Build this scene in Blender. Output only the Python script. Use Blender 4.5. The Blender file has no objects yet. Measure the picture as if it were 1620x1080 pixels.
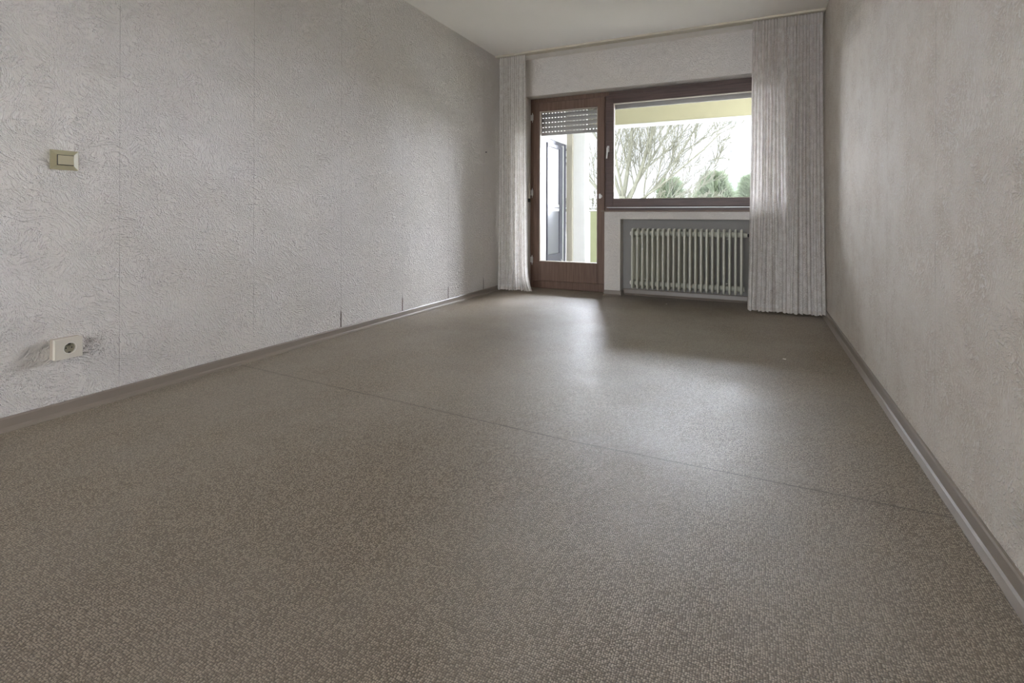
import bpy, bmesh, math, random
from mathutils import Vector, Matrix, noise as mnoise

S = bpy.context.scene
C = S.collection
PI = math.pi

# ------------------------------------------------------------------ camera
cam_d = bpy.data.cameras.new('camera')
cam = bpy.data.objects.new('camera', cam_d); C.objects.link(cam)
cam_d.sensor_width = 36.0
cam_d.lens = 813.24 / 1620 * 36
cam_d.shift_y = -0.1231
cam_d.clip_start = 0.02
cam_d.clip_end = 400
cam.matrix_world = Matrix.Translation((0, 0, 0.7985)) @ Matrix.Rotation(0.4439, 4, 'Z') @ Matrix.Rotation(PI/2, 4, 'X') @ Matrix.Rotation(0.003, 4, 'Z')
S.camera = cam

# ------------------------------------------------------------------ world: bright overcast sky
SKY_FRONT, SKY_REAR = 1.12, 12.0     # sky dimmed ahead to keep twigs visible, brightened behind to fill the room
w = bpy.data.worlds.new('overcast_sky'); S.world = w; w.use_nodes = True
nt = w.node_tree; nt.nodes.clear()
out = nt.nodes.new('ShaderNodeOutputWorld'); bg = nt.nodes.new('ShaderNodeBackground')
tc = nt.nodes.new('ShaderNodeTexCoord'); sep = nt.nodes.new('ShaderNodeSeparateXYZ')
rmp = nt.nodes.new('ShaderNodeValToRGB')
rmp.color_ramp.elements[0].position = 0.0; rmp.color_ramp.elements[0].color = (0.92, 0.945, 1.0, 1)
rmp.color_ramp.elements[1].position = 0.8; rmp.color_ramp.elements[1].color = (0.82, 0.89, 1.0, 1)
nt.links.new(tc.outputs['Generated'], sep.inputs[0]); nt.links.new(sep.outputs['Z'], rmp.inputs[0])
nt.links.new(rmp.outputs[0], bg.inputs[0])
mr = nt.nodes.new('ShaderNodeMapRange'); mr.interpolation_type = 'SMOOTHSTEP'
for i_, v_ in ((1, 0.35), (2, -0.35), (3, SKY_FRONT), (4, SKY_REAR)): mr.inputs[i_].default_value = v_
nt.links.new(sep.outputs['Y'], mr.inputs[0]); nt.links.new(mr.outputs[0], bg.inputs[1])
nt.links.new(bg.outputs[0], out.inputs[0])

# added broad, low sun lamp in front of the balcony to brighten the room
sun = bpy.data.lights.new('added_sun', 'SUN'); sun.energy = 74.0; sun.angle = math.radians(68); sun.color = (0.855, 0.895, 1.0)
so_ = bpy.data.objects.new('added_sun', sun); C.objects.link(so_)
SUN_EL, SUN_AZ = math.radians(15), math.radians(5)      # azimuth measured from straight ahead towards the left
sd_ = Vector((-math.sin(SUN_AZ)*math.cos(SUN_EL), math.cos(SUN_AZ)*math.cos(SUN_EL), math.sin(SUN_EL)))
so_.rotation_euler = sd_.to_track_quat('Z', 'Y').to_euler()

# daylight portals (they emit nothing; they only guide the sky light through the two openings)
def portal(name, x0, x1, z0, z1, y):
    l = bpy.data.lights.new(name, 'AREA'); l.shape = 'RECTANGLE'
    l.size = x1-x0; l.size_y = z1-z0
    l.cycles.is_portal = True
    o = bpy.data.objects.new(name, l); C.objects.link(o)
    o.location = ((x0+x1)/2, y, (z0+z1)/2); o.rotation_euler = (-PI/2, 0, 0)
    return o
portal('door_daylight_portal', -2.17, -1.49, 0.28, 1.95, 5.31)
portal('window_daylight_portal', -1.34, 0.0, 0.96, 1.96, 5.31)
p_ = portal('fill_window_portal', -2.35, 0.35, 0.1, 2.3, -4.55); p_.rotation_euler = (PI/2, 0, 0)

# ------------------------------------------------------------------ exposure
S.view_settings.view_transform = 'Standard'
S.view_settings.look = 'None'
S.view_settings.gamma = 1
S.view_settings.use_curve_mapping = False
S.view_settings.exposure = 0.3
S.cycles.max_bounces = 14
S.cycles.diffuse_bounces = 9
S.cycles.glossy_bounces = 6
S.cycles.transparent_max_bounces = 24
S.cycles.use_denoising = True
S.cycles.sample_clamp_indirect = 8

# ------------------------------------------------------------------ helpers
def BX(bm, x0, x1, y0, y1, z0, z1, bev=0.0, seg=2):
    m = Matrix.Translation(((x0+x1)/2, (y0+y1)/2, (z0+z1)/2)) @ Matrix.Diagonal((abs(x1-x0), abs(y1-y0), abs(z1-z0), 1))
    r = bmesh.ops.create_cube(bm, size=1, matrix=m)
    if bev > 0:
        es = list({e for v in r['verts'] for e in v.link_edges})
        bmesh.ops.bevel(bm, geom=es, offset=bev, segments=seg, affect='EDGES', profile=0.5)

def ring(bm, c, a, b, r, n):
    return [bm.verts.new(c + a*(math.cos(2*PI*i/n)*r) + b*(math.sin(2*PI*i/n)*r)) for i in range(n)]

def TUBE(bm, pts, radii, n=10, closed=False, cap=True):
    pts = [Vector(p) for p in pts]
    if not hasattr(radii, '__len__'): radii = [radii]*len(pts)
    L = len(pts); rings = []; up = None
    for i, p in enumerate(pts):
        if closed: d = pts[(i+1) % L] - pts[(i-1) % L]
        else: d = pts[min(i+1, L-1)] - pts[max(i-1, 0)]
        d.normalize()
        if up is None:
            up = Vector((0, 0, 1)) if abs(d.z) < 0.9 else Vector((1, 0, 0))
        a = up - d*up.dot(d)
        if a.length < 1e-4: a = d.orthogonal()
        a.normalize(); up = a
        rings.append(ring(bm, p, a, d.cross(a), radii[i], n))
    for i in range(L if closed else L-1):
        A, B = rings[i], rings[(i+1) % L]
        for k in range(n):
            bm.faces.new((A[k], A[(k+1) % n], B[(k+1) % n], B[k]))
    if cap and not closed:
        bm.faces.new(rings[0][::-1]); bm.faces.new(rings[-1])

def PRISM(bm, prof, axis, a0, a1):
    """closed 2D profile extruded along an axis"""
    def P(u, v, t):
        return {'X': (t, u, v), 'Y': (u, t, v), 'Z': (u, v, t)}[axis]
    A = [bm.verts.new(P(u, v, a0)) for u, v in prof]
    B = [bm.verts.new(P(u, v, a1)) for u, v in prof]
    n = len(prof)
    for i in range(n): bm.faces.new((A[i], A[(i+1) % n], B[(i+1) % n], B[i]))
    bm.faces.new(A[::-1]); bm.faces.new(B)

def OBJ(name, bm, mat, parent=None, smooth=False, origin=None):
    bmesh.ops.recalc_face_normals(bm, faces=bm.faces[:])
    me = bpy.data.meshes.new(name)
    if origin is not None:
        bmesh.ops.translate(bm, verts=bm.verts[:], vec=-Vector(origin))
    bm.to_mesh(me); bm.free()
    if mat: me.materials.append(mat)
    if smooth:
        me.polygons.foreach_set('use_smooth', [True]*len(me.polygons))
        try: me.set_sharp_from_angle(angle=math.radians(40))
        except Exception: pass
    o = bpy.data.objects.new(name, me); C.objects.link(o)
    if parent: o.parent = parent
    if origin is not None and not parent: o.location = origin
    return o

def TAG(o, label=None, cat=None, group=None, kind=None):
    if label: o['label'] = label
    if cat: o['category'] = cat
    if group: o['group'] = group
    if kind: o['kind'] = kind
    return o

def EMPTY(name, loc=(0, 0, 0)):
    o = bpy.data.objects.new(name, None); o.empty_display_size = 0.05
    C.objects.link(o); o.location = loc
    return o

def CHILD(name, bm, mat, root, smooth=False):
    """bm in world coordinates; the root empty may be offset"""
    o = OBJ(name, bm, mat, root, smooth)
    off = Vector((0, 0, 0)); r = root
    while r: off += Vector(r.location); r = r.parent
    o.data.transform(Matrix.Translation(-off))
    return o

# ------------------------------------------------------------------ materials
class NT:
    def __init__(s, name):
        s.m = bpy.data.materials.new(name); s.m.use_nodes = True
        s.t = s.m.node_tree; s.t.nodes.clear()
        s.out = s.n('ShaderNodeOutputMaterial')
    def n(s, ty, **kw):
        x = s.t.nodes.new(ty)
        for k, v in kw.items(): setattr(x, k, v)
        return x
    def L(s, a, b): s.t.links.new(a, b)
    def put(s, sock, v):
        if hasattr(v, 'is_output') or isinstance(v, bpy.types.NodeSocket): s.L(v, sock)
        else: sock.default_value = v
    def math(s, op, a, b=None, c=None, clamp=False):
        x = s.n('ShaderNodeMath', operation=op); x.use_clamp = clamp
        s.put(x.inputs[0], a)
        if b is not None: s.put(x.inputs[1], b)
        if c is not None: s.put(x.inputs[2], c)
        return x.outputs[0]
    def vmath(s, op, a, b=None):
        x = s.n('ShaderNodeVectorMath', operation=op); s.put(x.inputs[0], a)
        if b is not None: s.put(x.inputs[1], b)
        return x.outputs['Value'] if op in ('LENGTH', 'DOT_PRODUCT', 'DISTANCE') else x.outputs['Vector']
    def scale(s, v, f):
        x = s.n('ShaderNodeVectorMath', operation='SCALE'); s.put(x.inputs[0], v); x.inputs['Scale'].default_value = f
        return x.outputs['Vector']
    def coord(s): return s.n('ShaderNodeTexCoord').outputs['Object']
    def xyz(s, v):
        x = s.n('ShaderNodeSeparateXYZ'); s.L(v, x.inputs[0]); return x.outputs
    def comb(s, a, b, c=0.0):
        x = s.n('ShaderNodeCombineXYZ')
        for i, v in enumerate((a, b, c)): s.put(x.inputs[i], v)
        return x.outputs[0]
    def noise(s, v, sc, det=2.0, rough=0.5, col=False):
        x = s.n('ShaderNodeTexNoise'); s.L(v, x.inputs['Vector'])
        x.inputs['Scale'].default_value = sc; x.inputs['Detail'].default_value = det; x.inputs['Roughness'].default_value = rough
        return x.outputs['Color' if col else 'Fac']
    def smooth(s, v, a, b, lo=0.0, hi=1.0):
        x = s.n('ShaderNodeMapRange', interpolation_type='SMOOTHSTEP'); s.L(v, x.inputs[0])
        for i, q in zip((1, 2, 3, 4), (a, b, lo, hi)): x.inputs[i].default_value = q
        return x.outputs[0]
    def mix(s, f, a, b, mode='MIX'):
        x = s.n('ShaderNodeMix', data_type='RGBA', blend_type=mode)
        s.put(x.inputs[0], f)
        for i, v in ((6, a), (7, b)):
            if isinstance(v, tuple): x.inputs[i].default_value = (*v, 1) if len(v) == 3 else v
            else: s.L(v, x.inputs[i])
        return x.outputs[2]
    def bump(s, h, dist, strength=1.0, normal=None):
        x = s.n('ShaderNodeBump'); x.inputs['Strength'].default_value = strength; x.inputs['Distance'].default_value = dist
        s.L(h, x.inputs['Height'])
        if normal is not None: s.L(normal, x.inputs['Normal'])
        return x.outputs[0]
    def bsdf(s, col, rough=0.6, spec=0.5, normal=None, metal=0.0, **kw):
        b = s.n('ShaderNodeBsdfPrincipled')
        if isinstance(col, tuple): b.inputs['Base Color'].default_value = (*col, 1)
        else: s.L(col, b.inputs['Base Color'])
        s.put(b.inputs['Roughness'], rough)
        b.inputs['Specular IOR Level'].default_value = spec
        b.inputs['Metallic'].default_value = metal
        if normal is not None: s.L(normal, b.inputs['Normal'])
        for k, v in kw.items(): b.inputs[k].default_value = v
        return b.outputs[0]
    def done(s, sh): s.L(sh, s.out.inputs['Surface']); return s.m

def plain(name, col, rough=0.55, spec=0.5, metal=0.0, var=0.06, sc=14.0, bump=0.0):
    t = NT(name); co = t.coord()
    f = t.noise(co, sc, 3)
    c = t.mix(f, tuple(v*(1-var) for v in col), tuple(min(1, v*(1+var)) for v in col))
    nrm = t.bump(t.noise(co, 180, 2), bump) if bump else None
    return t.done(t.bsdf(c, rough, spec, nrm, metal))

def wallpaper(name, plane, col_a, col_b, stroke=1.0, seam0=1.285, seams=True, blot=0.0, grain=1.0, gaps=True):
    """embossed plaster-look paper: combed arcs in patches, strips 0.66 m wide"""
    t = NT(name); co = t.coord(); x = t.xyz(co)
    h = x['X'] if plane == 'XZ' else x['Y']
    v = x['Z'] if plane != 'XY' else x['X']
    if plane == 'XZ':       # the reveals and the lintel's underside run through the same pattern
        p = t.comb(t.math('ADD', h, x['Y']), t.math('ADD', v, x['Y']))
    else:
        p = t.comb(h, v)
    wv = t.vmath('SUBTRACT', t.noise(p, 5.0, 2, col=True), (0.5, 0.5, 0.5))
    p2 = t.vmath('ADD', p, t.scale(wv, 0.11))
    heights = []
    for k, (cs, off, R, A) in enumerate(((6.0, (0.0, 0.0, 0.0), 115.0, 5.5), (7.0, (3.7, 1.9, 0.0), 100.0, 6.8))):
        q = t.vmath('ADD', p2, off)
        vo = t.n('ShaderNodeTexVoronoi', voronoi_dimensions='2D', feature='F1')
        t.L(q, vo.inputs['Vector']); vo.inputs['Scale'].default_value = cs
        # centre pushed to the side of the patch so that the combing reads as arcs, not rings
        cen = t.vmath('ADD', vo.outputs['Position'], t.scale(t.vmath('SUBTRACT', vo.outputs['Color'], (0.5, 0.5, 0.5)), 0.32))
        d = t.vmath('SUBTRACT', q, cen); dx = t.xyz(d)
        ln = t.math('SQRT', t.math('ADD', t.math('MULTIPLY', dx['X'], dx['X']), t.math('MULTIPLY', dx['Y'], dx['Y'])))
        an = t.math('ARCTAN2', dx['Y'], dx['X'])
        rnd = t.xyz(vo.outputs['Color'])['X']
        pol = t.comb(t.math('MULTIPLY', an, A), t.math('MULTIPLY', ln, R), t.math('MULTIPLY', rnd, 37.0))
        n = t.noise(pol, 1.0, 2.2, 0.5)
        heights.append(t.smooth(n, 0.53, 0.64))
    sel = t.smooth(t.noise(p, 3.3, 2), 0.46, 0.54)
    mixh = t.n('ShaderNodeMix', data_type='FLOAT'); t.L(sel, mixh.inputs[0]); t.L(heights[0], mixh.inputs[2]); t.L(heights[1], mixh.inputs[3])
    hh = mixh.outputs[0]
    amp = t.smooth(t.noise(p, 7.0, 2), 0.36, 0.66, 0.45, 1.0)
    hh = t.math('MULTIPLY', hh, amp)
    worm = t.smooth(t.noise(t.vmath('ADD', p2, t.scale(wv, 0.25)), 105.0, 1.5, 0.5), 0.50, 0.64)
    fine = t.noise(p, 260.0, 2, 0.6)
    tot = t.math('ADD', t.math('MULTIPLY', hh, 0.0108*stroke), t.math('MULTIPLY', fine, 0.0032*grain))
    tot = t.math('ADD', tot, t.math('MULTIPLY', worm, 0.0034*grain))
    # seams between strips
    c = t.mix(t.smooth(t.noise(p, 1.3, 3), 0.3, 0.7), col_a, col_b)
    if blot:
        bl = t.noise(p, 5.0, 4, 0.7)
        low = t.math('SUBTRACT', 1.0, t.math('MAXIMUM', hh, worm))
        c = t.mix(t.math('MULTIPLY', low, t.smooth(bl, 0.35, 0.68, 0.15*blot, blot)), c, (0.55, 0.46, 0.38))
    c = t.mix(t.math('MULTIPLY', hh, 0.25), c, (0.90, 0.88, 0.87))
    if seams:
        ph = t.math('DIVIDE', t.math('SUBTRACT', h, seam0 - 0.33), 0.6604)
        dist = t.math('MULTIPLY', t.math('ABSOLUTE', t.math('SUBTRACT', t.math('FRACT', ph), 0.5)), 0.6604)
        opening = t.smooth(v, 0.13, 0.20, 1.0, 0.0)
        far = t.smooth(h, 2.2, 2.5) if gaps else t.math('MULTIPLY', h, 0.0)
        gap = t.math('MULTIPLY', t.math('MULTIPLY', opening, far), 0.0045)
        wob = t.math('MULTIPLY', t.noise(t.comb(v, v), 14.0, 2), 0.0014)
        wd = t.math('ADD', gap, wob)
        line = t.math('LESS_THAN', dist, wd)
        broken = t.smooth(t.noise(t.comb(h, v), 5.0, 3), 0.40, 0.58, 0.25, 0.75)
        strength = t.math('MAXIMUM', broken, t.math('MULTIPLY', opening, far))
        c = t.mix(t.math('MULTIPLY', line, strength), c, (0.13, 0.10, 0.075))
        tot = t.math('SUBTRACT', tot, t.math('MULTIPLY', line, 0.001))
    nrm = t.bump(tot, 1.0, 1.0)
    return t.done(t.bsdf(c, 0.9, 0.08, nrm))

M = {}
WA, WB = (0.745, 0.705, 0.655), (0.775, 0.74, 0.71)
M['wall_left'] = wallpaper('embossed_paper_left', 'YZ', WA, WB, 1.15)
M['wall_right'] = wallpaper('embossed_paper_right', 'YZ', (0.79, 0.725, 0.645), (0.82, 0.77, 0.705), 0.6, seam0=3.34, blot=0.5, gaps=False, grain=1.35)
M['wall_back'] = wallpaper('embossed_paper_back', 'XZ', (0.78, 0.735, 0.68), WB, 0.30, seams=False, grain=0.6)
M['ceiling'] = plain('ceiling_paint', (0.92, 0.90, 0.86), 0.85, 0.2, var=0.03, sc=2.0, bump=0.0006)
M['niche'] = plain('niche_grey', (0.31, 0.30, 0.285), 0.7, 0.3, bump=0.0004)  # niche back in a darker grey than the walls

def floor_material():
    t = NT('speckled_vinyl'); co = t.coord(); x = t.xyz(co)
    wv = t.scale(t.vmath('SUBTRACT', t.noise(co, 60.0, 2, col=True), (0.5, 0.5, 0.5)), 0.006)
    p = t.vmath('ADD', co, wv)
    vo = t.n('ShaderNodeTexVoronoi', voronoi_dimensions='2D', feature='F1'); t.L(p, vo.inputs['Vector'])
    vo.inputs['Scale'].default_value = 225.0; vo.inputs['Randomness'].default_value = 0.42
    cell = t.smooth(vo.outputs['Distance'], 0.25, 0.62)     # 0 on the grain, 1 in the joint
    rnd = t.xyz(vo.outputs['Color'])['X']
    base = t.mix(t.smooth(rnd, 0.1, 0.9), (0.198, 0.158, 0.108), (0.475, 0.40, 0.305))
    base = t.mix(t.smooth(cell, 0.0, 0.75, 0.0, 0.92), base, (0.07, 0.052, 0.034))
    patch = t.noise(co, 1.1, 4, 0.6)
    base = t.mix(t.smooth(patch, 0.35, 0.65, 0.0, 0.28), base, (0.27, 0.245, 0.21))
    wear = t.smooth(t.noise(t.comb(t.math('MULTIPLY', x['X'], 1.0), t.math('MULTIPLY', x['Y'], 0.35)), 2.2, 4, 0.6), 0.4, 0.7)
    base = t.mix(t.math('MULTIPLY', wear, 0.16), base, (0.34, 0.305, 0.26))
    # joint between the two sheets of vinyl
    bend = t.math('MULTIPLY', t.math('MAXIMUM', t.math('SUBTRACT', -0.6, x['X']), 0.0), 0.06)
    dl = t.math('ABSOLUTE', t.math('SUBTRACT', x['Y'], t.math('ADD', bend, 1.735)))
    wd = t.math('ADD', 0.0011, t.math('MULTIPLY', t.noise(t.comb(x['X'], 0.0), 9.0, 2), 0.0016))
    line = t.math('LESS_THAN', dl, wd)
    halo = t.smooth(dl, 0.0, 0.02, 0.16, 0.0)
    base = t.mix(halo, base, (0.07, 0.055, 0.04))
    base = t.mix(t.math('MULTIPLY', line, 0.8), base, (0.05, 0.036, 0.025))
    hgt = t.math('SUBTRACT', t.math('MULTIPLY', t.math('SUBTRACT', 1.0, cell), 0.00055), t.math('MULTIPLY', line, 0.001))
    nrm = t.bump(hgt, 1.0, 0.8)
    rg = t.smooth(t.noise(co, 1.7, 4, 0.6), 0.3, 0.7, 0.36, 0.48)
    return t.done(t.bsdf(base, rg, 0.58, nrm))
M['floor'] = floor_material()

def wood(name, a, b, axis='Z', rough=0.42):
    t = NT(name); co = t.coord(); x = t.xyz(co)
    st = {'Z': (60.0, 60.0, 3.0), 'X': (3.0, 60.0, 60.0)}[axis]
    p = t.vmath('MULTIPLY', co, st)
    f = t.noise(p, 1.0, 4, 0.6)
    c = t.mix(t.smooth(f, 0.3, 0.7), a, b)
    return t.done(t.bsdf(c, rough, 0.4, t.bump(f, 0.0006)))
M['wood'] = wood('brown_stained_wood_upright', (0.115, 0.066, 0.045), (0.175, 0.107, 0.075), 'Z')
M['wood_x'] = wood('brown_stained_wood_rail', (0.075, 0.046, 0.040), (0.12, 0.075, 0.064), 'X')
M['sill'] = wood('sill_wood', (0.16, 0.11, 0.08), (0.26, 0.19, 0.14), 'X')
M['skirting'] = plain('taupe_vinyl_skirting', (0.225, 0.188, 0.155), 0.36, 0.5, var=0.05, sc=3)
M['gasket'] = plain('dark_gasket', (0.02, 0.02, 0.022), 0.6)
M['bead'] = plain('pale_glazing_bead', (0.50, 0.44, 0.38), 0.5)
M['radiator'] = plain('sage_grey_enamel', (0.54, 0.54, 0.465), 0.32, 0.5, var=0.04)
M['brass'] = plain('dull_brass', (0.42, 0.24, 0.12), 0.4, metal=0.7)
M['steel'] = plain('worn_steel', (0.80, 0.80, 0.79), 0.35, metal=0.25)
M['black'] = plain('black_plastic', (0.02, 0.02, 0.02), 0.5)
M['cream'] = plain('cream_plastic', (0.62, 0.57, 0.47), 0.4)
M['switch'] = plain('olive_beige_plastic', (0.37, 0.335, 0.215), 0.38, var=0.03)
M['rocker'] = plain('olive_beige_rocker', (0.40, 0.36, 0.25), 0.33, var=0.02)
M['socket'] = plain('yellowed_white_plastic', (0.60, 0.555, 0.475), 0.38, var=0.03)
M['socket_box'] = plain('shaded_socket_box', (0.40, 0.34, 0.27), 0.5, var=0.08, sc=40)  # shade on the box side is put into this darker brown
M['insert'] = plain('grey_socket_insert', (0.33, 0.31, 0.24), 0.45, var=0.03)
M['rail'] = plain('cream_rail', (0.60, 0.55, 0.45), 0.45)
M['rail_slot'] = plain('rail_slot', (0.10, 0.085, 0.06), 0.6)
M['shutter'] = plain('grey_shutter_slats', (0.40, 0.385, 0.365), 0.5, var=0.05)
M['chip'] = plain('white_paint_chip', (0.82, 0.80, 0.75), 0.6)
M['render'] = plain('white_render', (0.62, 0.63, 0.62), 0.9, 0.2, bump=0.001, var=0.05)
M['render_dim'] = plain('pale_render', (0.52, 0.52, 0.50), 0.9, 0.2, bump=0.001, var=0.05)
M['beam'] = plain('olive_yellow_paint', (0.325, 0.305, 0.20), 0.8, 0.2, var=0.10, sc=2.0)
M['parapet'] = plain('pale_green_panel', (0.30, 0.32, 0.19), 0.6, 0.3, var=0.05, sc=3)
M['grey_frame'] = plain('anthracite_frame', (0.07, 0.072, 0.092), 0.45)
M['grey_panel'] = plain('grey_lower_panel', (0.16, 0.165, 0.185), 0.4, var=0.12, sc=5)
M['drain'] = plain('beige_trim', (0.36, 0.34, 0.28), 0.6)
M['tiles'] = plain('balcony_tiles', (0.60, 0.57, 0.53), 0.7, var=0.06, sc=6)
M['bounce'] = plain('pale_bounce', (0.82, 0.80, 0.76), 0.8, var=0.05, sc=3)
M['bark'] = plain('lichen_bark', (0.10, 0.098, 0.076), 0.9, 0.1, var=0.35, sc=9)
M['twig'] = plain('twig_bark', (0.12, 0.11, 0.065), 0.9, 0.1, var=0.2, sc=9)
M['leaf'] = plain('evergreen_leaf', (0.125, 0.150, 0.095), 0.8, 0.2, var=0.35, sc=3)
M['lawn'] = plain('lawn', (0.48, 0.47, 0.42), 0.95, 0.1, var=0.25, sc=1.0)
M['roof'] = plain('grey_roof_tiles', (0.14, 0.13, 0.14), 0.8, var=0.2, sc=8)
M['far_wall'] = plain('far_pale_render', (0.22, 0.22, 0.225), 0.9, var=0.02)
M['far_glass'] = plain('far_window_glass', (0.16, 0.175, 0.195), 0.8)

def glass_mat():
    t = NT('window_glass')
    fr = t.n('ShaderNodeFresnel'); fr.inputs['IOR'].default_value = 1.16
    tr = t.n('ShaderNodeBsdfTransparent'); tr.inputs[0].default_value = (0.955, 0.96, 0.96, 1)
    gl = t.n('ShaderNodeBsdfGlossy'); gl.inputs['Roughness'].default_value = 0.01
    mx = t.n('ShaderNodeMixShader'); t.L(fr.outputs[0], mx.inputs[0]); t.L(tr.outputs[0], mx.inputs[1]); t.L(gl.outputs[0], mx.inputs[2])
    return t.done(mx.outputs[0])
M['glass'] = glass_mat()
def mirror_glass():
    t = NT('balcony_window_glass')
    fr = t.n('ShaderNodeFresnel'); fr.inputs['IOR'].default_value = 1.9
    df = t.n('ShaderNodeBsdfDiffuse'); df.inputs[0].default_value = (0.55, 0.55, 0.57, 1)  # pale diffuse base stands for the sky reflected in the pane
    gl = t.n('ShaderNodeBsdfGlossy'); gl.inputs['Roughness'].default_value = 0.03
    mx = t.n('ShaderNodeMixShader'); t.L(fr.outputs[0], mx.inputs[0]); t.L(df.outputs[0], mx.inputs[1]); t.L(gl.outputs[0], mx.inputs[2])
    return t.done(mx.outputs[0])
M['mirror_glass'] = mirror_glass()

def curtain_mat():
    t = NT('lace_curtain_fabric')
    uv = t.n('ShaderNodeUVMap').outputs[0]
    # woven lace figures: wandering little lines with small holes
    wv = t.scale(t.vmath('SUBTRACT', t.noise(uv, 30.0, 2, col=True), (0.5, 0.5, 0.5)), 0.05)
    p = t.vmath('ADD', uv, wv)
    vo = t.n('ShaderNodeTexVoronoi', voronoi_dimensions='2D', feature='DISTANCE_TO_EDGE'); t.L(p, vo.inputs['Vector']); vo.inputs['Scale'].default_value = 95.0
    fig = t.smooth(vo.outputs['Distance'], 0.04, 0.16)
    patch = t.smooth(t.noise(uv, 16.0, 2), 0.30, 0.60, 0.35, 1.0)
    fig = t.math('MULTIPLY', fig, patch)
    col = t.mix(fig, (0.92, 0.90, 0.875), (0.74, 0.70, 0.66))
    df = t.n('ShaderNodeBsdfDiffuse'); t.L(col, df.inputs[0])
    tl = t.n('ShaderNodeBsdfTranslucent'); t.L(col, tl.inputs[0])
    nb = t.bump(fig, 0.0012, 1.0); t.L(nb, df.inputs['Normal'])
    m1 = t.n('ShaderNodeMixShader'); m1.inputs[0].default_value = 0.34; t.L(df.outputs[0], m1.inputs[1]); t.L(tl.outputs[0], m1.inputs[2])
    tp = t.n('ShaderNodeBsdfTransparent')
    m2 = t.n('ShaderNodeMixShader'); t.L(t.math('ADD', t.math('MULTIPLY', fig, 0.06), 0.02), m2.inputs[0]); t.L(m1.outputs[0], m2.inputs[1]); t.L(tp.outputs[0], m2.inputs[2])
    return t.done(m2.outputs[0])
M['curtain'] = curtain_mat()
def tape_mat():
    t = NT('curtain_header_tape'); df = t.n('ShaderNodeBsdfDiffuse'); df.inputs[0].default_value = (0.74, 0.70, 0.66, 1)
    tl = t.n('ShaderNodeBsdfTranslucent'); tl.inputs[0].default_value = (0.74, 0.70, 0.66, 1)
    m1 = t.n('ShaderNodeMixShader'); m1.inputs[0].default_value = 0.2; t.L(df.outputs[0], m1.inputs[1]); t.L(tl.outputs[0], m1.inputs[2])
    return t.done(m1.outputs[0])
M['tape'] = tape_mat()

# ------------------------------------------------------------------ room shell
XL, XR, YF, W, H = -2.5, 0.505, -4.5, 5.10, 2.48
YO = 5.45                       # outer face of the facade
OX0, OX1, OT = -2.27, 0.10, 2.085   # opening: left, right, top
FY = 5.25                       # face of the frame inside the reveal
PX0, NX0, NX1, NY = -1.39, -1.228, 0.03, 5.22
SZ = 0.838

def STRUCT(name, bm, mat, **k):
    return TAG(OBJ(name, bm, mat, **k), kind='structure')

b = bmesh.new(); BX(b, XL-.2, XR+.2, YF-.2, 5.40, -.12, 0); STRUCT('floor', b, M['floor'])
b = bmesh.new(); BX(b, XL-.2, XR+.2, YF-.2, YO, H, H+.18); STRUCT('ceiling', b, M['ceiling'])
b = bmesh.new(); BX(b, XL-.2, XL, YF-.2, YO, 0, H); STRUCT('wall_left', b, M['wall_left'])
b = bmesh.new(); BX(b, XR, XR+.2, YF-.2, YO, 0, H); STRUCT('wall_right', b, M['wall_right'])
b = bmesh.new()      # wall behind the camera, with a wide opening added for fill light
BX(b, XL, XR, YF-.2, YF, 0, .05); BX(b, XL, XR, YF-.2, YF, 2.35, H)
BX(b, XL, -2.4, YF-.2, YF, .05, 2.35); BX(b, .4, XR, YF-.2, YF, .05, 2.35)
STRUCT('wall_front', b, M['wall_back'])

b = bmesh.new()
BX(b, XL, OX0, W, YO, 0, H)
BX(b, OX1, XR, W, YO, 0, H)
BX(b, OX0, OX1, W, YO, OT, H)
BX(b, PX0, NX0, W, YO, 0, SZ)
BX(b, NX1, OX1, W, YO, 0, SZ)
BX(b, NX0, NX1, W, YO, 0.765, SZ)
back = STRUCT('wall_back', b, M['wall_back'])
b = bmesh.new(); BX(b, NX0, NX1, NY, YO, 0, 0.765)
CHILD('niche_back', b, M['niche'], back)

# window sill board
b = bmesh.new(); BX(b, PX0-.035, OX1, W-.018, FY+.02, SZ, SZ+.012, 0.003)
TAG(OBJ('windowsill', b, M['sill']), 'thin brown wooden windowsill over the radiator niche', 'windowsill')

# skirting: soft vinyl profile with a toe lip
def skirt_profile(sgn=1):
    pts = [(0, 0), (0.030, 0), (0.030, 0.002), (0.016, 0.008), (0.011, 0.014), (0.009, 0.044), (0.006, 0.049), (0, 0.050)]
    return pts
b = bmesh.new(); PRISM(b, [(XL+u, v) for u, v in skirt_profile()], 'Y', YF, W); STRUCT('baseboard_left', b, M['skirting'])
b = bmesh.new(); PRISM(b, [(XR-u, v) for u, v in skirt_profile()], 'Y', YF, W); STRUCT('baseboard_right', b, M['skirting'])
b = bmesh.new()
PRISM(b, [(W-u, v) for u, v in skirt_profile()], 'X', XL+.03, OX0)
PRISM(b, [(W-u, v) for u, v in skirt_profile()], 'X', PX0, NX0+.012)
PRISM(b, [(NX0+u, v) for u, v in skirt_profile()], 'Y', W-.012, NY)
PRISM(b, [(NY-u, v*1.2) for u, v in skirt_profile()], 'X', NX0, NX1)
PRISM(b, [(W-u, v) for u, v in skirt_profile()], 'X', NX1, XR-.03)
STRUCT('baseboard_back', b, M['skirting'])

# ------------------------------------------------------------------ balcony door
def FRAME(bm, x0, x1, z0, z1, wl, wr, wb, wt, y0, y1, bev=0.004):
    BX(bm, x0, x0+wl, y0, y1, z0, z1, bev); BX(bm, x1-wr, x1, y0, y1, z0, z1, bev)
    BX(bm, x0+wl-.004, x1-wr+.004, y0, y1, z0, z0+wb, bev); BX(bm, x0+wl-.004, x1-wr+.004, y0, y1, z1-wt, z1, bev)

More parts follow.
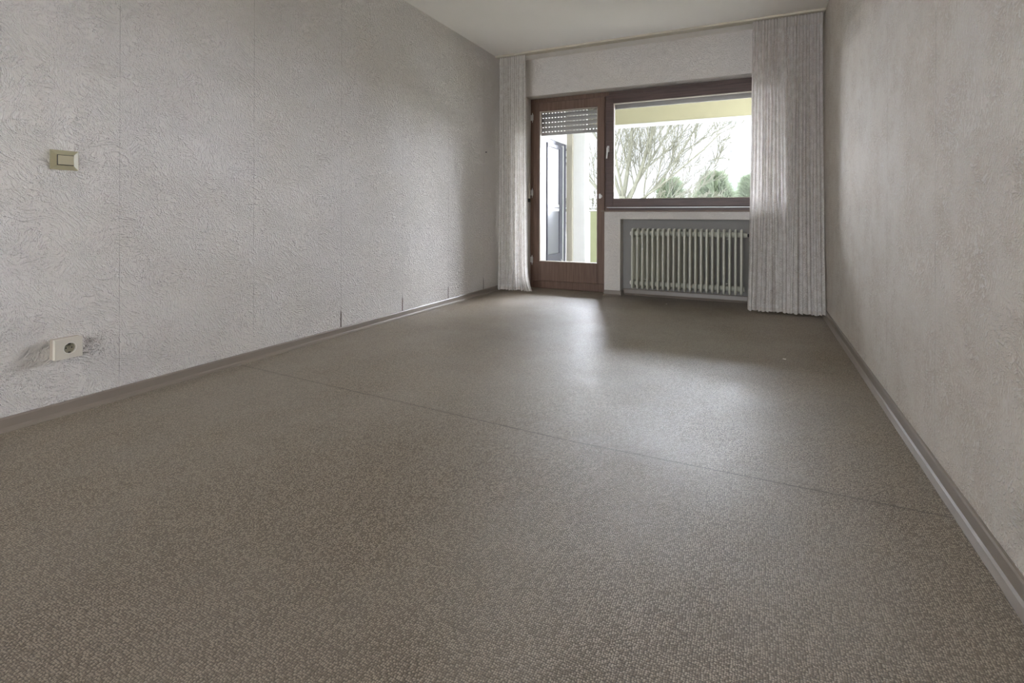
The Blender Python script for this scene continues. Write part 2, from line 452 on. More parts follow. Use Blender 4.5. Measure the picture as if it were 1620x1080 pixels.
DX1 = -1.421                    # gap line between door leaf and sash
door = EMPTY('door_1', (OX0, FY, 0)); TAG(door, kind='structure')
b = bmesh.new(); FRAME(b, OX0, DX1+.035, 0.0, OT, .06, .06, .105, .055+.02, FY, FY+.09); CHILD('frame', b, M['wood'], door)
# leaf
b = bmesh.new(); FRAME(b, OX0+.038, DX1-.004, .084, OT-.05, .075, .078, .212, .098, FY-.022, FY+.05, .006); leaf = CHILD('door_leaf', b, M['wood'], door)
gx0, gx1, gz0, gz1 = OX0+.113, DX1-.082, .296, 1.937
b = bmesh.new(); FRAME(b, gx0-.002, gx1+.002, gz0-.002, gz1+.002, .009, .009, .009, .009, FY-.012, FY+.03, .002); CHILD('glazing_bead', b, M['bead'], leaf)
b = bmesh.new(); BX(b, gx0, gx1, FY+.018, FY+.022, gz0, gz1); CHILD('glass', b, M['glass'], leaf)
# hinges
for hz in (1.88, 1.05, .31):
    b = bmesh.new()
    TUBE(b, [(OX0+.030, FY-.020, hz-.038), (OX0+.030, FY-.020, hz+.038)], .0065, 10)
    TUBE(b, [(OX0+.030, FY-.020, hz-.055), (OX0+.030, FY-.020, hz-.038)], .004, 8)
    TUBE(b, [(OX0+.030, FY-.020, hz+.038), (OX0+.030, FY-.020, hz+.050)], .004, 8)
    BX(b, OX0+.004, OX0+.030, FY-.012, FY-.006, hz-.03, hz+.03)
    BX(b, OX0+.030, OX0+.042, FY-.026, FY-.021, hz-.03, hz+.03)
    CHILD('hinge', b, M['steel'], leaf, True)
b = bmesh.new()
TUBE(b, [(DX1-.042, FY-.022, 1.0), (DX1-.042, FY-.032, 1.0)], .016, 14)
TUBE(b, [(DX1-.042, FY-.032, 1.0), (DX1-.042, FY-.058, 1.0)], .008, 12)
BX(b, DX1-.052, DX1-.030, FY-.070, FY-.056, .975, 1.025, .005)
CHILD('knob', b, M['steel'], leaf, True)

# shutter winder rod on the left reveal
rd = EMPTY('shutter_winder', (OX0+.012, W+.09, .94))
b = bmesh.new(); TUBE(b, [(OX0+.012, W+.09, .985), (OX0+.012, W+.09, 1.155)], .008, 10); CHILD('rod', b, M['cream'], rd, True)
b = bmesh.new(); BX(b, OX0+.0005, OX0+.018, W+.075, W+.105, .945, .985, .003); CHILD('bracket', b, M['black'], rd)
TAG(rd, 'cream rod with black bracket on the reveal left of the balcony door', 'winder rod')

# ------------------------------------------------------------------ window
win = EMPTY('window_1', (DX1, FY, SZ)); TAG(win, kind='structure')
b = bmesh.new(); FRAME(b, DX1-.03, OX1, SZ+.012, OT, .06, .055, .055, .06, FY+.003, FY+.09); CHILD('frame', b, M['wood_x'], win)
sx0, sx1, sz0, sz1 = DX1+.006, OX1-.035, .890, OT-.045
b = bmesh.new(); FRAME(b, sx0, sx1, sz0, sz1, .080, .088, .080, .084, FY-.020, FY+.05, .006); sash = CHILD('sash', b, M['wood_x'], win)
wx0, wx1, wz0, wz1 = sx0+.08, sx1-.088, sz0+.08, sz1-.084
b = bmesh.new(); FRAME(b, wx0-.002, wx1+.002, wz0-.002, wz1+.002, .008, .008, .008, .008, FY-.010, FY+.03, .002); CHILD('glazing_bead', b, M['bead'], sash)
b = bmesh.new(); BX(b, wx0, wx1, FY+.018, FY+.022, wz0, wz1); CHILD('glass', b, M['glass'], sash)
b = bmesh.new(); BX(b, sx0+.01, sx1-.01, FY-.006, FY+.004, sz0-.010, sz0-.004); CHILD('rebate_rail', b, M['steel'], win)
b = bmesh.new()
hx, hz = DX1+.035, 1.49
BX(b, hx-.012, hx+.012, FY-.030, FY-.020, hz-.035, hz+.030, .004)
TUBE(b, [(hx, FY-.03, hz), (hx, FY-.058, hz)], .008, 10)
TUBE(b, [(hx, FY-.056, hz+.008), (hx, FY-.060, hz-.03), (hx-.006, FY-.062, hz-.105)], [.010, .0095, .007], 10)
CHILD('handle', b, M['steel'], sash, True)
for hz in (1.13, 1.80):
    b = bmesh.new(); TUBE(b, [(sx1+.004, FY-.018, hz-.04), (sx1+.004, FY-.018, hz+.04)], .010, 10); CHILD('hinge', b, M['steel'], sash, True)
b = bmesh.new(); TUBE(b, [(sx1-.01, FY-.03, SZ+.03), (sx1-.01, FY-.03, SZ+.075)], .014, 12); CHILD('hinge', b, M['steel'], sash, True)

# unseen window added behind the camera to fill the room with daylight
w2 = EMPTY('fill_window', (-1, YF, .85)); TAG(w2, kind='structure')
b = bmesh.new(); FRAME(b, -2.4, -1.0, .05, 2.35, .05, .05, .05, .05, YF-.12, YF-.04); FRAME(b, -1.0, .4, .05, 2.35, .05, .05, .05, .05, YF-.12, YF-.04); CHILD('frame', b, M['wood'], w2)
b = bmesh.new(); BX(b, -2.35, .35, YF-.084, YF-.080, .1, 2.3); CHILD('glass', b, M['glass'], w2)

# ------------------------------------------------------------------ roller shutters
def shutter(name, x0, x1, zb, n, label, bh=.036):
    y = FY+.135
    o = EMPTY(name, ((x0+x1)/2, y, zb))
    bar = bmesh.new(); BX(bar, x0, x1, y-.008, y+.008, zb, zb+bh, .003); CHILD('end_bar', bar, M['shutter'], o)
    z = zb+bh
    for k in range(n):
        s = bmesh.new()
        # connecting webs leave a row of light slots under each slat
        xx = x0+.004
        while xx < x1-.03:
            BX(s, xx, xx+.0185, y-.003, y+.003, z, z+.0090); xx += .0365
        prof = [(y-.0045, z+.009), (y-.006, z+.025), (y-.005, z+.049), (y-.003, z+.052), (y+.002, z+.052), (y+.004, z+.049), (y+.004, z+.009)]
        PRISM(s, prof, 'X', x0, x1)
        CHILD('slat', s, M['shutter'], o)
        z += .052
    TAG(o, label, 'roller shutter', 'roller shutters above the panes')
    return o
shutter('roller_shutter', OX0+.065, DX1-.02, 1.695, 7, 'grey roller shutter with slots lowered over the top of the balcony door')
shutter('roller_shutter', DX1+.05, OX1-.05, 1.922, 3, 'nearly raised grey roller shutter edge above the wide window pane', .062)
# guide rails beside the shutters are part of the facade opening
b = bmesh.new()
for gx in (OX0+.05, DX1+.004, OX1-.05):
    BX(b, gx-.014, gx+.014, FY+.118, FY+.15, 0.0 if gx < -1 else SZ, OT)
STRUCT('trim_1', b, M['render_dim'])

# ------------------------------------------------------------------ radiator: 21 tubular columns
rad = EMPTY('radiator', (-.59, 4.95, 0))
TAG(rad, 'sage grey column radiator hanging in the niche under the window', 'radiator')
RX0, RX1, RZ0, RZ1 = -1.060, -.117, .112, .675
RYF, RYB = 4.872, 5.03
N = 21; dx = (RX1-RX0)/(N-1)
def rad_column():
    s = bmesh.new(); r = .0104; k = 7
    yf, yb, z0, z1 = RYF, RYB, RZ0+r, RZ1-r; c = .034
    pts = []
    def arc(cy, cz, a0, a1):
        for i in range(k):
            a = a0+(a1-a0)*i/(k-1); pts.append((0, cy+c*math.cos(a), cz+c*math.sin(a)))
    arc(yf+c, z0+c*.8, PI, 1.5*PI); arc(yb-c, z0+c*.8, 1.5*PI, 2*PI); arc(yb-c, z1-c*.8, 0, .5*PI); arc(yf+c, z1-c*.8, .5*PI, PI)
    TUBE(s, pts, r, 10, closed=True)
    ym = (yf+yb)/2
    TUBE(s, [(0, ym, z0), (0, ym, z1)], r, 10)
    for zz, sg in ((z0+.034, 1), (z1-.034, -1)):
        # flattened header body plus hub joining the neighbours
        m = Matrix.Translation((0, ym, zz)) @ Matrix.Diagonal((.0125, .074, .040, 1))
        bmesh.ops.create_icosphere(s, subdivisions=2, radius=1, matrix=m)
        TUBE(s, [(-dx/2, ym, zz), (-dx*.3, ym, zz), (dx*.3, ym, zz), (dx/2, ym, zz)], [.026, .021, .021, .026], 12)
    return s
first = OBJ('radiator_column', rad_column(), M['radiator'], None, True)
for i in range(N):
    o = first if i == 0 else first.copy()
    if i: C.objects.link(o)
    o.parent = rad
    o.location = (RX0+i*dx+.59, 0-4.95, 0)
ym = (RYF+RYB)/2
for zz in (RZ0+.047, RZ1-.047):
    b = bmesh.new(); TUBE(b, [(RX0-dx/2-.012, ym, zz), (RX0-dx/2, ym, zz)], [.017, .022], 8); CHILD('end_plug', b, M['chip'], rad, True)
v = bmesh.new()
zt = RZ1-.047
TUBE(v, [(RX1+dx/2, ym, zt), (RX1+dx/2+.022, ym, zt)], [.021, .016], 10)
CHILD('union_nut', v, M['radiator'], rad, True)
v = bmesh.new(); TUBE(v, [(RX1+.045, ym, zt), (RX1+.053, ym, zt), (RX1+.062, ym, zt)], [.010, .015, .016], 12); CHILD('valve_collar', v, M['black'], rad, True)
v = bmesh.new(); TUBE(v, [(RX1+.062, ym, zt), (RX1+.068, ym, zt), (RX1+.105, ym, zt), (RX1+.125, ym+.01, zt)], [.015, .022, .021, .015], 14); CHILD('valve', v, M['brass'], rad, True)
v = bmesh.new()
TUBE(v, [(RX1+.10, ym, zt), (RX1+.115, ym+.03, zt), (RX1+.115, NY-.0005, zt)], .009, 10)
zb = RZ0+.047
CHILD('pipe', v, M['radiator'], rad, True)
v = bmesh.new()
TUBE(v, [(RX1+.05, ym, zb), (RX1+.08, ym, zb), (RX1+.095, ym+.02, zb-.0), (RX1+.095, NY-.0005, zb)], .009, 10)
CHILD('pipe', v, M['radiator'], rad, True)
for bx in (RX0+dx*2.5, RX1-dx*2.5):
    b = bmesh.new(); BX(b, bx-.006, bx+.006, ym-.05, NY-.0005, RZ0+.085, RZ0+.095); CHILD('bracket', b, M['radiator'], rad)
    b = bmesh.new(); BX(b, bx-.006, bx+.006, ym+.03, NY-.0005, RZ1-.09, RZ1-.08)
    CHILD('bracket', b, M['radiator'], rad)

# ------------------------------------------------------------------ curtain rail on the ceiling
rl = EMPTY('curtain_rail', (-1, 4.87, H))
b = bmesh.new(); y0, y1 = 4.825, 4.905
BX(b, XL+.002, XR-.002, y0, y1, H-.004, H)
for ya, yb2 in ((y0, y0+.006), (y0+.020, y0+.028), (y0+.036, y0+.044), (y0+.052, y0+.060), (y1-.006, y1)):
    BX(b, XL+.002, XR-.002, ya, yb2, H-.016, H-.003, .001)
for ya, yb2 in ((y0+.004, y0+.010), (y0+.016, y0+.030), (y0+.034, y0+.046), (y0+.050, y0+.064), (y1-.010, y1-.004)):
    BX(b, XL+.002, XR-.002, ya, yb2, H-.018, H-.015, .0008)
CHILD('track', b, M['rail'], rl)
b = bmesh.new()
for ya, yb2 in ((y0+.010, y0+.016), (y0+.030, y0+.034), (y0+.046, y0+.050), (y0+.064, y1-.010)):
    BX(b, XL+.004, XR-.004, ya, yb2, H-.008, H-.0045)
CHILD('runner_slot', b, M['rail_slot'], rl)
TAG(rl, 'cream multi-groove curtain rail fixed to the ceiling before the window', 'curtain rail')

# ------------------------------------------------------------------ curtains
def curtain(name, xt0, xt1, xb0, xb1, yt, yb, folds, seed, zb, amp, label, splits=(), shape=None):
    rnd = random.Random(seed)
    nu, nv = folds*12, 90
    zt = H-.022
    root = EMPTY(name, ((xt0+xt1)/2, yt, zb))
    ph = [rnd.uniform(-.9, .9) for _ in range(folds+3)]
    am = [rnd.uniform(.35, 1.5) for _ in range(folds+3)]
    wd = [rnd.uniform(.65, 1.4) for _ in range(folds)]
    tot = sum(wd); cum = [0]
    for q in wd: cum.append(cum[-1]+q/tot)
    def ip(lst, f):
        i = int(f); g = f-i; g = g*g*(3-2*g)
        return lst[i]*(1-g)+lst[min(i+1, len(lst)-1)]*g
    def pos(u, v, off=0.0):
        # v: 0 top, 1 bottom
        f = u*folds
        i = min(int(f), folds-1); g = f-i
        # top has even narrow pleats, the bottom gathers in uneven wide folds
        un = cum[i]+(cum[i+1]-cum[i])*g
        e = min(1, max(0, (v-.02)/.9)); e = e*e*(3-2*e)
        uu = u*(1-e)+un*e
        wob = .012*math.sin(3.1*v+ph[i]*4)*v
        x = (xt0+(xt1-xt0)*uu)*(1-v**1.6)+(xb0+(xb1-xb0)*uu)*v**1.6+wob*math.sin(PI*u)
        a = (.45+.55*min(1, v/.08))*amp*ip(am, f)*(1+.55*v)
        fo = math.sin(2*PI*f + ph[i]*.7*v)
        fo = math.copysign(abs(fo)**.75, fo)
        deep = .35*amp*v*math.sin(2*PI*f*.37+seed)
        x += .022*(xt1-xt0)/.5*v*v*math.sin(2*PI*u*2.3+seed)*math.sin(PI*u)
        if v > .25: x += .010*(v-.25)*math.cos(2*PI*f)*ip(am, f)
        y = (yt+(yb-yt)*v**2.2) + a*fo + deep
        fine = .0022*math.sin(2*PI*f*3.3+seed)*(1-v)
        y += fine
        z = zt-(zt-zb)*v
        if shape: x, y, z = shape(u, v, x, y, z)
        if v > .985: z += .006*math.sin(f*5.0)
        return (x, y-off, z)
    bm = bmesh.new(); uvl = bm.loops.layers.uv.new('UVMap')
    grid = [[bm.verts.new(pos(u/nu, v/nv)) for u in range(nu+1)] for v in range(nv+1)]
    flat = (xt1-xt0)*2.3
    for v in range(nv):
        for u in range(nu):
            f = bm.faces.new((grid[v][u], grid[v][u+1], grid[v+1][u+1], grid[v+1][u]))
            for lp, (a, c) in zip(f.loops, ((u, v), (u+1, v), (u+1, v+1), (u, v+1))):
                lp[uvl].uv = (a/nu*flat, -c/nv*(zt-zb))
    o = CHILD('fabric', bm, M['curtain'], root, True)
    # pleated header tape
    bm = bmesh.new(); n2 = folds*28; nz = 8
    g2 = []
    for v in range(nz+1):
        row = []
        for u in range(n2+1):
            x, y, z = pos(u/n2, v/nz*.035)
            row.append(bm.verts.new((x, y-.0035+.0028*math.sin(2*PI*u/n2*folds*3.3)*(1-.5*v/nz), z+.002)))
        g2.append(row)
    for v in range(nz):
        for u in range(n2): bm.faces.new((g2[v][u], g2[v][u+1], g2[v+1][u+1], g2[v+1][u]))
    o2 = CHILD('header_tape', bm, M['tape'], root, True)
    sd = o2.modifiers.new('thickness', 'SOLIDIFY'); sd.thickness = .001
    # hem band
    bm = bmesh.new(); g2 = []
    for v in range(4):
        g2.append([bm.verts.new(pos(u/nu, .988+v/3*.012, .0012)) for u in range(nu+1)])
    for v in range(3):
        for u in range(nu): bm.faces.new((g2[v][u], g2[v][u+1], g2[v+1][u+1], g2[v+1][u]))
    o3 = CHILD('hem', bm, M['tape'], root, True)
    # runner gliders
    for k in range(0, folds, 1):
        x, y, z = pos((k+.5)/folds, 0)
        g = bmesh.new(); BX(g, x-.004, x+.004, yt-.004, yt+.004, zt-.004, H-.018)
        CHILD('glider', g, M['chip'], root)
    TAG(root, label, 'curtain', 'lace curtains at the two ends of the rail')
    return root

def flare_left(u, v, x, y, z):
    # lower right corner kicks out towards the room and the door
    k = max(0, (v-.90)/.10)
    if u > .6: x += .045*k*k*(u-.6)/.4
    if v > .6: y += -.02*(v-.6)
    return x, y, z
curtain('lace_curtain', -2.462, -2.165, -2.485, -2.135, 4.865, 4.88, 12, 3, .020, .015,
        'narrow off-white lace curtain hanging left of the balcony door, lit bright by daylight', shape=flare_left)
curtain('lace_curtain', -.036, .485, -.075, .485, 4.865, 4.72, 22, 8, .018, .0165,
        'wide grey-white lace curtain hanging in the right corner beside the window')

# ------------------------------------------------------------------ light switch (left wall)
def plate(bm, y0, y1, z0, z1, x, d, inset):
    """truncated pyramid plate standing off the wall x by d"""
    A = [bm.verts.new((x, y, z)) for y, z in ((y0, z0), (y1, z0), (y1, z1), (y0, z1))]
    E = [bm.verts.new((x+d*.45, y, z)) for y, z in ((y0, z0), (y1, z0), (y1, z1), (y0, z1))]
    B = [bm.verts.new((x+d, y, z)) for y, z in ((y0+inset, z0+inset), (y1-inset, z0+inset), (y1-inset, z1-inset), (y0+inset, z1-inset))]
    for P, Q in ((A, E), (E, B)):
        for i in range(4): bm.faces.new((P[i], P[(i+1) % 4], Q[(i+1) % 4], Q[i]))
    bm.faces.new(A[::-1]); bm.faces.new(B)
sw = EMPTY('light_switch', (XL, 1.085, .974))
b = bmesh.new(); plate(b, 1.040, 1.133, .974, 1.052, XL, .010, .020); CHILD('cover_plate', b, M['switch'], sw)
b = bmesh.new(); BX(b, XL+.010, XL+.0142, 1.0585, 1.1135, .9925, 1.0335, .001); CHILD('rocker_surround', b, M['gasket'], sw)
b = bmesh.new()
prof = [(XL+.012, .9945), (XL+.019, .9945), (XL+.0165, 1.013), (XL+.0145, 1.0315), (XL+.012, 1.0315)]
PRISM(b, prof, 'Y', 1.0600, 1.1120); CHILD('rocker', b, M['rocker'], sw)
TAG(sw, 'olive-beige light switch with one rocker on the left wall', 'light switch')

# ------------------------------------------------------------------ socket
so = EMPTY('wall_socket', (XL, 1.09, .228))
fx = XL+.040
SY0, SY1, S0, S1 = 1.040, 1.134, .226, .308
b = bmesh.new(); BX(b, XL, XL+.027, SY0+.001, SY1-.001, S0+.001, S1-.001, .003); CHILD('back_box', b, M['socket_box'], so)
# face with a round well
def well_face(bm, y0, y1, z0, z1, x0, x1, cy, cz, r, depth, n=40):
    A, B, Cc, D = [], [], [], []
    for i in range(n):
        a = 2*PI*(i+.5)/n; c, s = math.cos(a), math.sin(a)
        k = min((((y1-y0)/2)/abs(c)) if abs(c) > 1e-6 else 9, (((z1-z0)/2)/abs(s)) if abs(s) > 1e-6 else 9)
        my, mz = (y0+y1)/2, (z0+z1)/2
        A.append(bm.verts.new((x0, my+c*k, mz+s*k)))
        B.append(bm.verts.new((x1, my+c*k*.965, mz+s*k*.965)))
        Cc.append(bm.verts.new((x1, cy+c*r, cz+s*r)))
        D.append(bm.verts.new((x1-depth, cy+c*r*.97, cz+s*r*.97)))
    for P, Q in ((A, B), (B, Cc), (Cc, D)):
        for i in range(n): bm.faces.new((P[i], P[(i+1) % n], Q[(i+1) % n], Q[i]))
cy, cz = 1.0905, .267
b = bmesh.new(); well_face(b, SY0, SY1, S0, S1, XL+.027, fx, cy, cz, .0205, .010); CHILD('cover_plate', b, M['socket'], so, True)
b = bmesh.new(); TUBE(b, [(fx-.0115, cy, cz), (fx-.009, cy, cz)], .0200, 36)
ins = CHILD('insert', b, M['insert'], so)
b = bmesh.new()
for s in (-1, 1):
    TUBE(b, [(fx-.010, cy+s*.0095, cz), (fx-.0086, cy+s*.0095, cz)], .0026, 14)
TUBE(b, [(fx-.010, cy, cz), (fx-.0086, cy, cz)], .0012, 10)
CHILD('pin_hole', b, M['black'], ins)
for s in (-1, 1):
    b = bmesh.new(); BX(b, fx-.0088, fx-.002, cy-.003, cy+.003, cz+s*.0170-.0015, cz+s*.0170+.0015); CHILD('earth_clip', b, M['black'], ins)
b = bmesh.new(); n = 40
TUBE(b, [(fx+.0004, cy+.0212*math.cos(2*PI*i/n), cz+.0212*math.sin(2*PI*i/n)) for i in range(n)], .0008, 6, closed=True)
CHILD('rim', b, M['chip'], so, True)
TAG(so, 'yellowed surface-mounted wall socket with round grey well, low on left wall', 'socket')

# nail stub on the left wall, paint chips on the floor
b = bmesh.new(); TUBE(b, [(XL, 4.626, 1.442), (XL+.012, 4.626, 1.443)], .005, 8)
TAG(OBJ('nail', b, M['black'], None, True), 'small dark nail in the left wall near the curtain', 'nail')
def chip(x, y, sx, sy, rot, label):
    b = bmesh.new(); n = 7; r = random.Random(int(x*100))
    top = []
    for i in range(n):
        a = 2*PI*i/n; k = r.uniform(.7, 1.1)
        top.append((k*sx*math.cos(a+rot), k*sy*math.sin(a+rot)))
    A = [b.verts.new((u, v, .0006)) for u, v in top]; B = [b.verts.new((u*.9, v*.9, .0034)) for u, v in top]
    for i in range(n): b.faces.new((A[i], A[(i+1) % n], B[(i+1) % n], B[i]))
    b.faces.new(A[::-1]); b.faces.new(B)
    o = OBJ('paint_chip', b, M['chip']); o.location = (x, y, 0)
    TAG(o, label, 'paint chip', 'white chips on the floor')
chip(.144, 3.245, .010, .006, .3, 'white paint chip on the open floor at the right of the room')
chip(-.733, 4.80, .007, .005, 1.1, 'tiny white chip on the floor before the radiator')

# ------------------------------------------------------------------ balcony
b = bmesh.new(); BX(b, -2.6, 3.2, 5.40, 7.62, -.20, -.03); STRUCT('balcony_floor', b, M['tiles'])
b = bmesh.new(); BX(b, -2.9, 3.2, YO, 7.70, 2.56, 2.74); STRUCT('balcony_soffit', b, M['render'])
b = bmesh.new(); BX(b, -2.9, 3.2, 7.60, 7.74, 2.150, 2.56); bm_ = STRUCT('balcony_beam', b, M['beam'])
b = bmesh.new(); BX(b, -2.9, 3.2, 7.585, 7.75, 2.122, 2.150, .004); CHILD('drip_edge', b, M['render'], bm_)
# facade return on the left with the neighbouring room's glazed door
PX = -2.58
b = bmesh.new()
BX(b, PX-.2, PX, 5.45, 6.50, -.03, 2.56)
BX(b, PX-.2, PX, 6.50, 7.34, 1.86, 2.56)
BX(b, PX-.2, PX, 6.50, 7.34, -.03, .10)
STRUCT('balcony_side_wall', b, M['render'])
b = bmesh.new(); BX(b, PX-.02, -2.315, 7.40, 7.60, -.03, 2.56); col = STRUCT('balcony_pier', b, M['render'])
b = bmesh.new(); BX(b, PX-.01, PX+.085, 7.345, 7.40, -.03, 2.56, .006); CHILD('corner_trim', b, M['drain'], col)
d2 = EMPTY('door_2', (PX, 6.9, 0)); TAG(d2, kind='structure')
b = bmesh.new()
def FR_Y(bm, y0, y1, z0, z1, wl, wr, wb, wt, x0, x1):
    BX(bm, x0, x1, y0, y0+wl, z0, z1, .003); BX(bm, x0, x1, y1-wr, y1, z0, z1, .003)
    BX(bm, x0, x1, y0+wl, y1-wr, z0, z0+wb, .003); BX(bm, x0, x1, y0+wl, y1-wr, z1-wt, z1, .003)
FR_Y(b, 6.50, 7.34, .10, 1.86, .03, .17, .06, .06, PX-.08, PX-.01)
CHILD('frame', b, M['grey_frame'], d2)
b = bmesh.new(); FR_Y(b, 6.53, 7.12, .16, 1.80, .02, .12, .10, .05, PX-.06, PX+.012); lf = CHILD('door_leaf', b, M['grey_frame'], d2)
b = bmesh.new(); BX(b, PX-.015, PX-.005, 6.55, 7.0, .95, 1.75); CHILD('glass', b, M['mirror_glass'], lf)
b = bmesh.new(); BX(b, PX-.03, PX-.002, 6.55, 7.0, .24, .86); CHILD('lower_panel', b, M['grey_panel'], lf)  # grey area of the pane, built as a solid panel
b = bmesh.new(); BX(b, PX-.03, PX+.004, 6.55, 7.0, .86, .90); BX(b, PX-.03, PX+.004, 6.55, 7.0, .915, .955); CHILD('rail', b, M['render'], lf)
b = bmesh.new(); BX(b, PX-.03, PX+.02, 7.13, 7.145, .12, 1.82); CHILD('edge_strip', b, M['render'], d2)
# parapet: pale green panels on posts with a top rail
pp = EMPTY('balcony_parapet', (0, 7.6, 0)); TAG(pp, kind='structure')
xx = -2.29
while xx < 3.0:
    b = bmesh.new(); BX(b, xx, xx+.97, 7.60, 7.62, .02, .865, .003); CHILD('panel', b, M['parapet'], pp)
    b = bmesh.new(); BX(b, xx-.028, xx-.004, 7.58, 7.64, -.03, .86, .003); CHILD('post', b, M['render'], pp)
    xx += 1.0
b = bmesh.new(); BX(b, -2.31, 3.1, 7.57, 7.65, .865, .885, .004); CHILD('top_rail', b, M['render'], pp)

b = bmesh.new(); BX(b, -8, 6, -16, YF-.2, -.25, -.05); STRUCT('bounce_slab', b, M['bounce'])  # unseen pale slab added to bounce daylight up to the ceiling

# ------------------------------------------------------------------ outdoors
GZ = -3.2
b = bmesh.new(); BX(b, -70, 70, -60, 120, GZ-.2, GZ); STRUCT('ground', b, M['lawn'])

def tree(base, seed, height, label):
    R = random.Random(seed)
    root = EMPTY('bare_tree', base)
    trunk = bmesh.new()
    limbs = []
    def grow(bm, p, d, r, L, depth, maxd):
        steps = 6 if depth < 3 else 4
        pts, rad = [p.copy()], [r]; q = p.copy(); dd = d.copy()
        for i in range(steps):
            j = Vector((R.uniform(-1, 1), R.uniform(-1, 1), R.uniform(-.6, .9)))*(.10+.05*depth)
            dd = (dd+j*.5+Vector((0, 0, .05))).normalized()
            q = q+dd*(L/steps); pts.append(q.copy()); rad.append(max(.006, r*(1-.6*(i+1)/steps)))
        TUBE(bm, pts, rad, 7 if depth < 2 else (5 if depth < 3 else 4), cap=False)
        if depth >= maxd: return
        nch = (4, 9, 6, 4, 3)[min(depth, 4)]
        for k in range(nch):
            t = min(.999, .18+.80*(k+R.uniform(.1, .9))/nch)
            ii = min(int(t*steps), steps-1); g = t*steps-ii
            o = pts[ii].lerp(pts[ii+1], g); base_d = (pts[ii+1]-pts[ii]).normalized()
            ax = Vector((R.uniform(-1, 1), R.uniform(-1, 1), R.uniform(-1, 1)))
            side = ax-base_d*ax.dot(base_d); side.normalize()
            ang = R.uniform(.35, .75)
            nd = (base_d*math.cos(ang)+side*math.sin(ang)); nd.z += .12; nd.normalize()
            rr = (rad[ii]*(1-g)+rad[ii+1]*g)*R.uniform(.45, .65)
            grow(bm, o, nd, max(.006, rr), L*R.uniform(.28, .50)*(1.25-.5*t), depth+1, maxd)
    B = Vector(base); o = Vector((0, 0, 0))
    pts = [Vector((0, 0, 0)), Vector((.03, 0, 1.6)), Vector((0, 0, 3.2)), Vector((-.03, 0, 4.5))]
    TUBE(trunk, pts, [.20, .16, .13, .09], 12, cap=False)
    t = OBJ('trunk', trunk, M['bark'], root, True)
    dirs = [((-.03, 0, 4.3), (.16, .1, 1.0), .085, 3.4), ((.02, 0, 4.1), (.45, -.1, .95), .075, 3.4), ((0, 0, 4.3), (-.40, .1, .95), .065, 3.0),
            ((.05, 0, 4.0), (.80, .05, .75), .055, 3.2), ((.05, 0, 4.2), (1.0, -.1, .50), .045, 2.9), ((-.05, 0, 4.1), (-.85, .0, .7), .05, 2.6),
            ((.03, 0, 3.9), (1.0, .2, .26), .038, 2.7), ((.02, .0, 3.8), (1.0, -.25, .08), .030, 2.0), ((-.05, .0, 3.8), (-.9, .2, .25), .035, 2.0),
            ((0, 0, 4.3), (.3, .7, .8), .05, 2.7), ((.0, .0, 4.4), (-.1, -.5, .9), .05, 2.7), ((.0, .0, 3.6), (-.7, -.3, .1), .03, 1.6), ((.02, 0, 4.35), (.62, .3, .85), .05, 3.0)]
    for i, (p, d, r, L) in enumerate(dirs):
        r *= .72
        bm = bmesh.new(); grow(bm, Vector(p), Vector(d).normalized(), r, L, 1, 4)
        OBJ('branch', bm, M['bark'], root, True)
    TAG(root, label, 'tree')
    return root
tree((-3.05, 13.0, GZ), 11, 8, 'bare spreading tree with pale greenish bark outside the balcony')

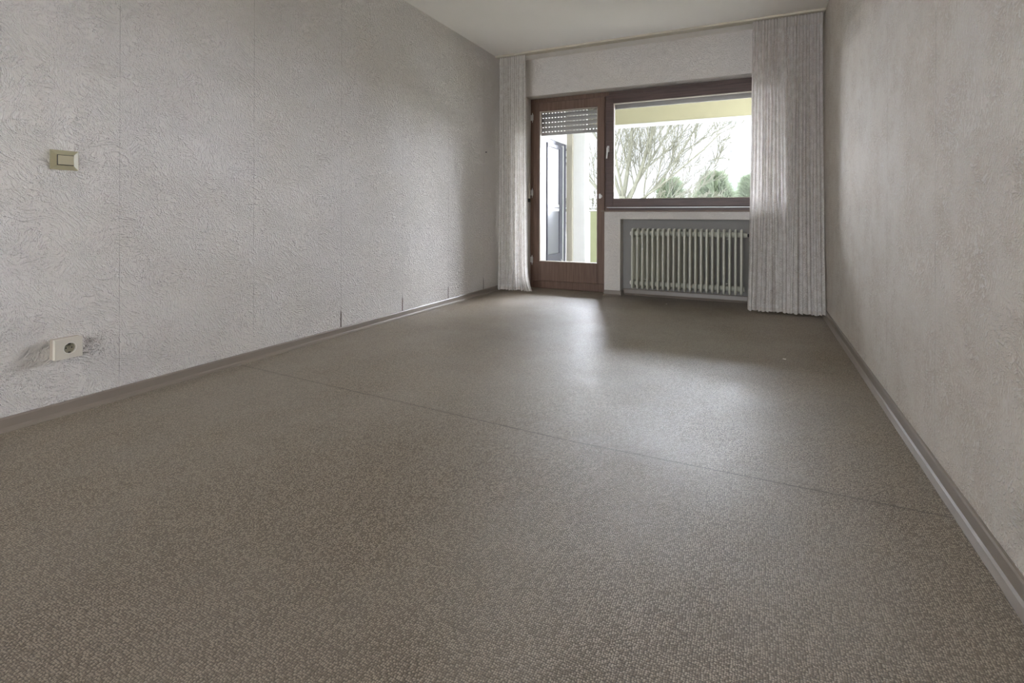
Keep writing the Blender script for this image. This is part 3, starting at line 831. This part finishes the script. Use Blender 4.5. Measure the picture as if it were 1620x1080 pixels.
def bush(x, y, rx, h, seed, label):
    R = random.Random(seed)
    root = EMPTY('evergreen_shrub', (x, y, GZ))
    t = bmesh.new(); TUBE(t, [(0, 0, 0), (.04, 0, h*.3), (0, 0, h*.55)], [.09, .05, .02], 8); OBJ('stem', t, M['twig'], root, True)
    f = bmesh.new()
    for k in range(3600):
        # sprays of needles carried on an uneven crown, densest at its skin
        a = R.uniform(0, 2*PI); zf = R.random()**.55
        prof = math.sin(min(1, (1-zf)*1.25+.08)*PI/2)
        lump = .78+.95*mnoise.noise(Vector((math.cos(a)*2.2+seed, math.sin(a)*2.2, zf*4)))
        rr = rx*prof*lump*R.uniform(.72, 1.05)
        c = Vector((math.cos(a)*rr, math.sin(a)*rr, h*(.45+.55*zf)+.12*mnoise.noise(Vector((a*2, seed, 3)))))
        outd = Vector((math.cos(a), math.sin(a), R.uniform(.2, 1.6))).normalized()
        for q in range(3):
            d = (outd+Vector((R.uniform(-.7, .7), R.uniform(-.7, .7), R.uniform(-.4, .6)))).normalized()
            s = d.orthogonal().normalized()*.018; L = R.uniform(.14, .46)
            vs = [f.verts.new(c-s*.6), f.verts.new(c+s*.6), f.verts.new(c+d*L*.6+s), f.verts.new(c+d*L), f.verts.new(c+d*L*.6-s)]
            f.faces.new(vs)
    OBJ('foliage', f, M['leaf'], root)
    TAG(root, label, 'shrub', 'evergreens beyond the balcony')
bush(-2.33, 16, .50, 4.85, 1, 'small evergreen seen through the window, leftmost of the three')
bush(-1.29, 18.6, .90, 5.25, 2, 'tall rounded evergreen seen through the window, middle of the three')
bush(-.13, 21.0, .95, 5.30, 3, 'evergreen at the right edge of the window view')

# distant house with grey roof, pale apartment block, mast
hs = EMPTY('house', (-5.0, 30, GZ))
b = bmesh.new(); BX(b, -9.5, -4.4, 30, 36, GZ, 1.3); CHILD('wall', b, M['far_wall'], hs)
b = bmesh.new(); PRISM(b, [(29.6, 1.25), (33, 2.25), (36.4, 1.25)], 'X', -9.8, -4.2); CHILD('roof', b, M['roof'], hs)
TAG(hs, 'low house with a grey pitched roof behind the bare tree', 'house')
ab = EMPTY('apartment_building', (1, 45, GZ))
b = bmesh.new(); BX(b, -4.2, 9.0, 45, 55, GZ, 13.0); CHILD('wall', b, M['far_wall'], ab)
for fl in range(5):
    for k in range(5):
        wx = -2.1+k*2.4; wz = -1.2+fl*2.8+.05
        b = bmesh.new(); BX(b, wx, wx+.75, 44.97, 45.05, wz-1.2+2.1, wz+2.1); CHILD('window', b, M['far_glass'], ab)
TAG(ab, 'faint pale apartment block in the distance beyond the evergreens', 'building')
b = bmesh.new(); TUBE(b, [(-2.65, 25, GZ), (-2.65, 25, 6.5)], [.05, .025], 8)
TAG(OBJ('lamp_mast', b, M['steel']), 'thin upright mast far beyond the balcony', 'mast')
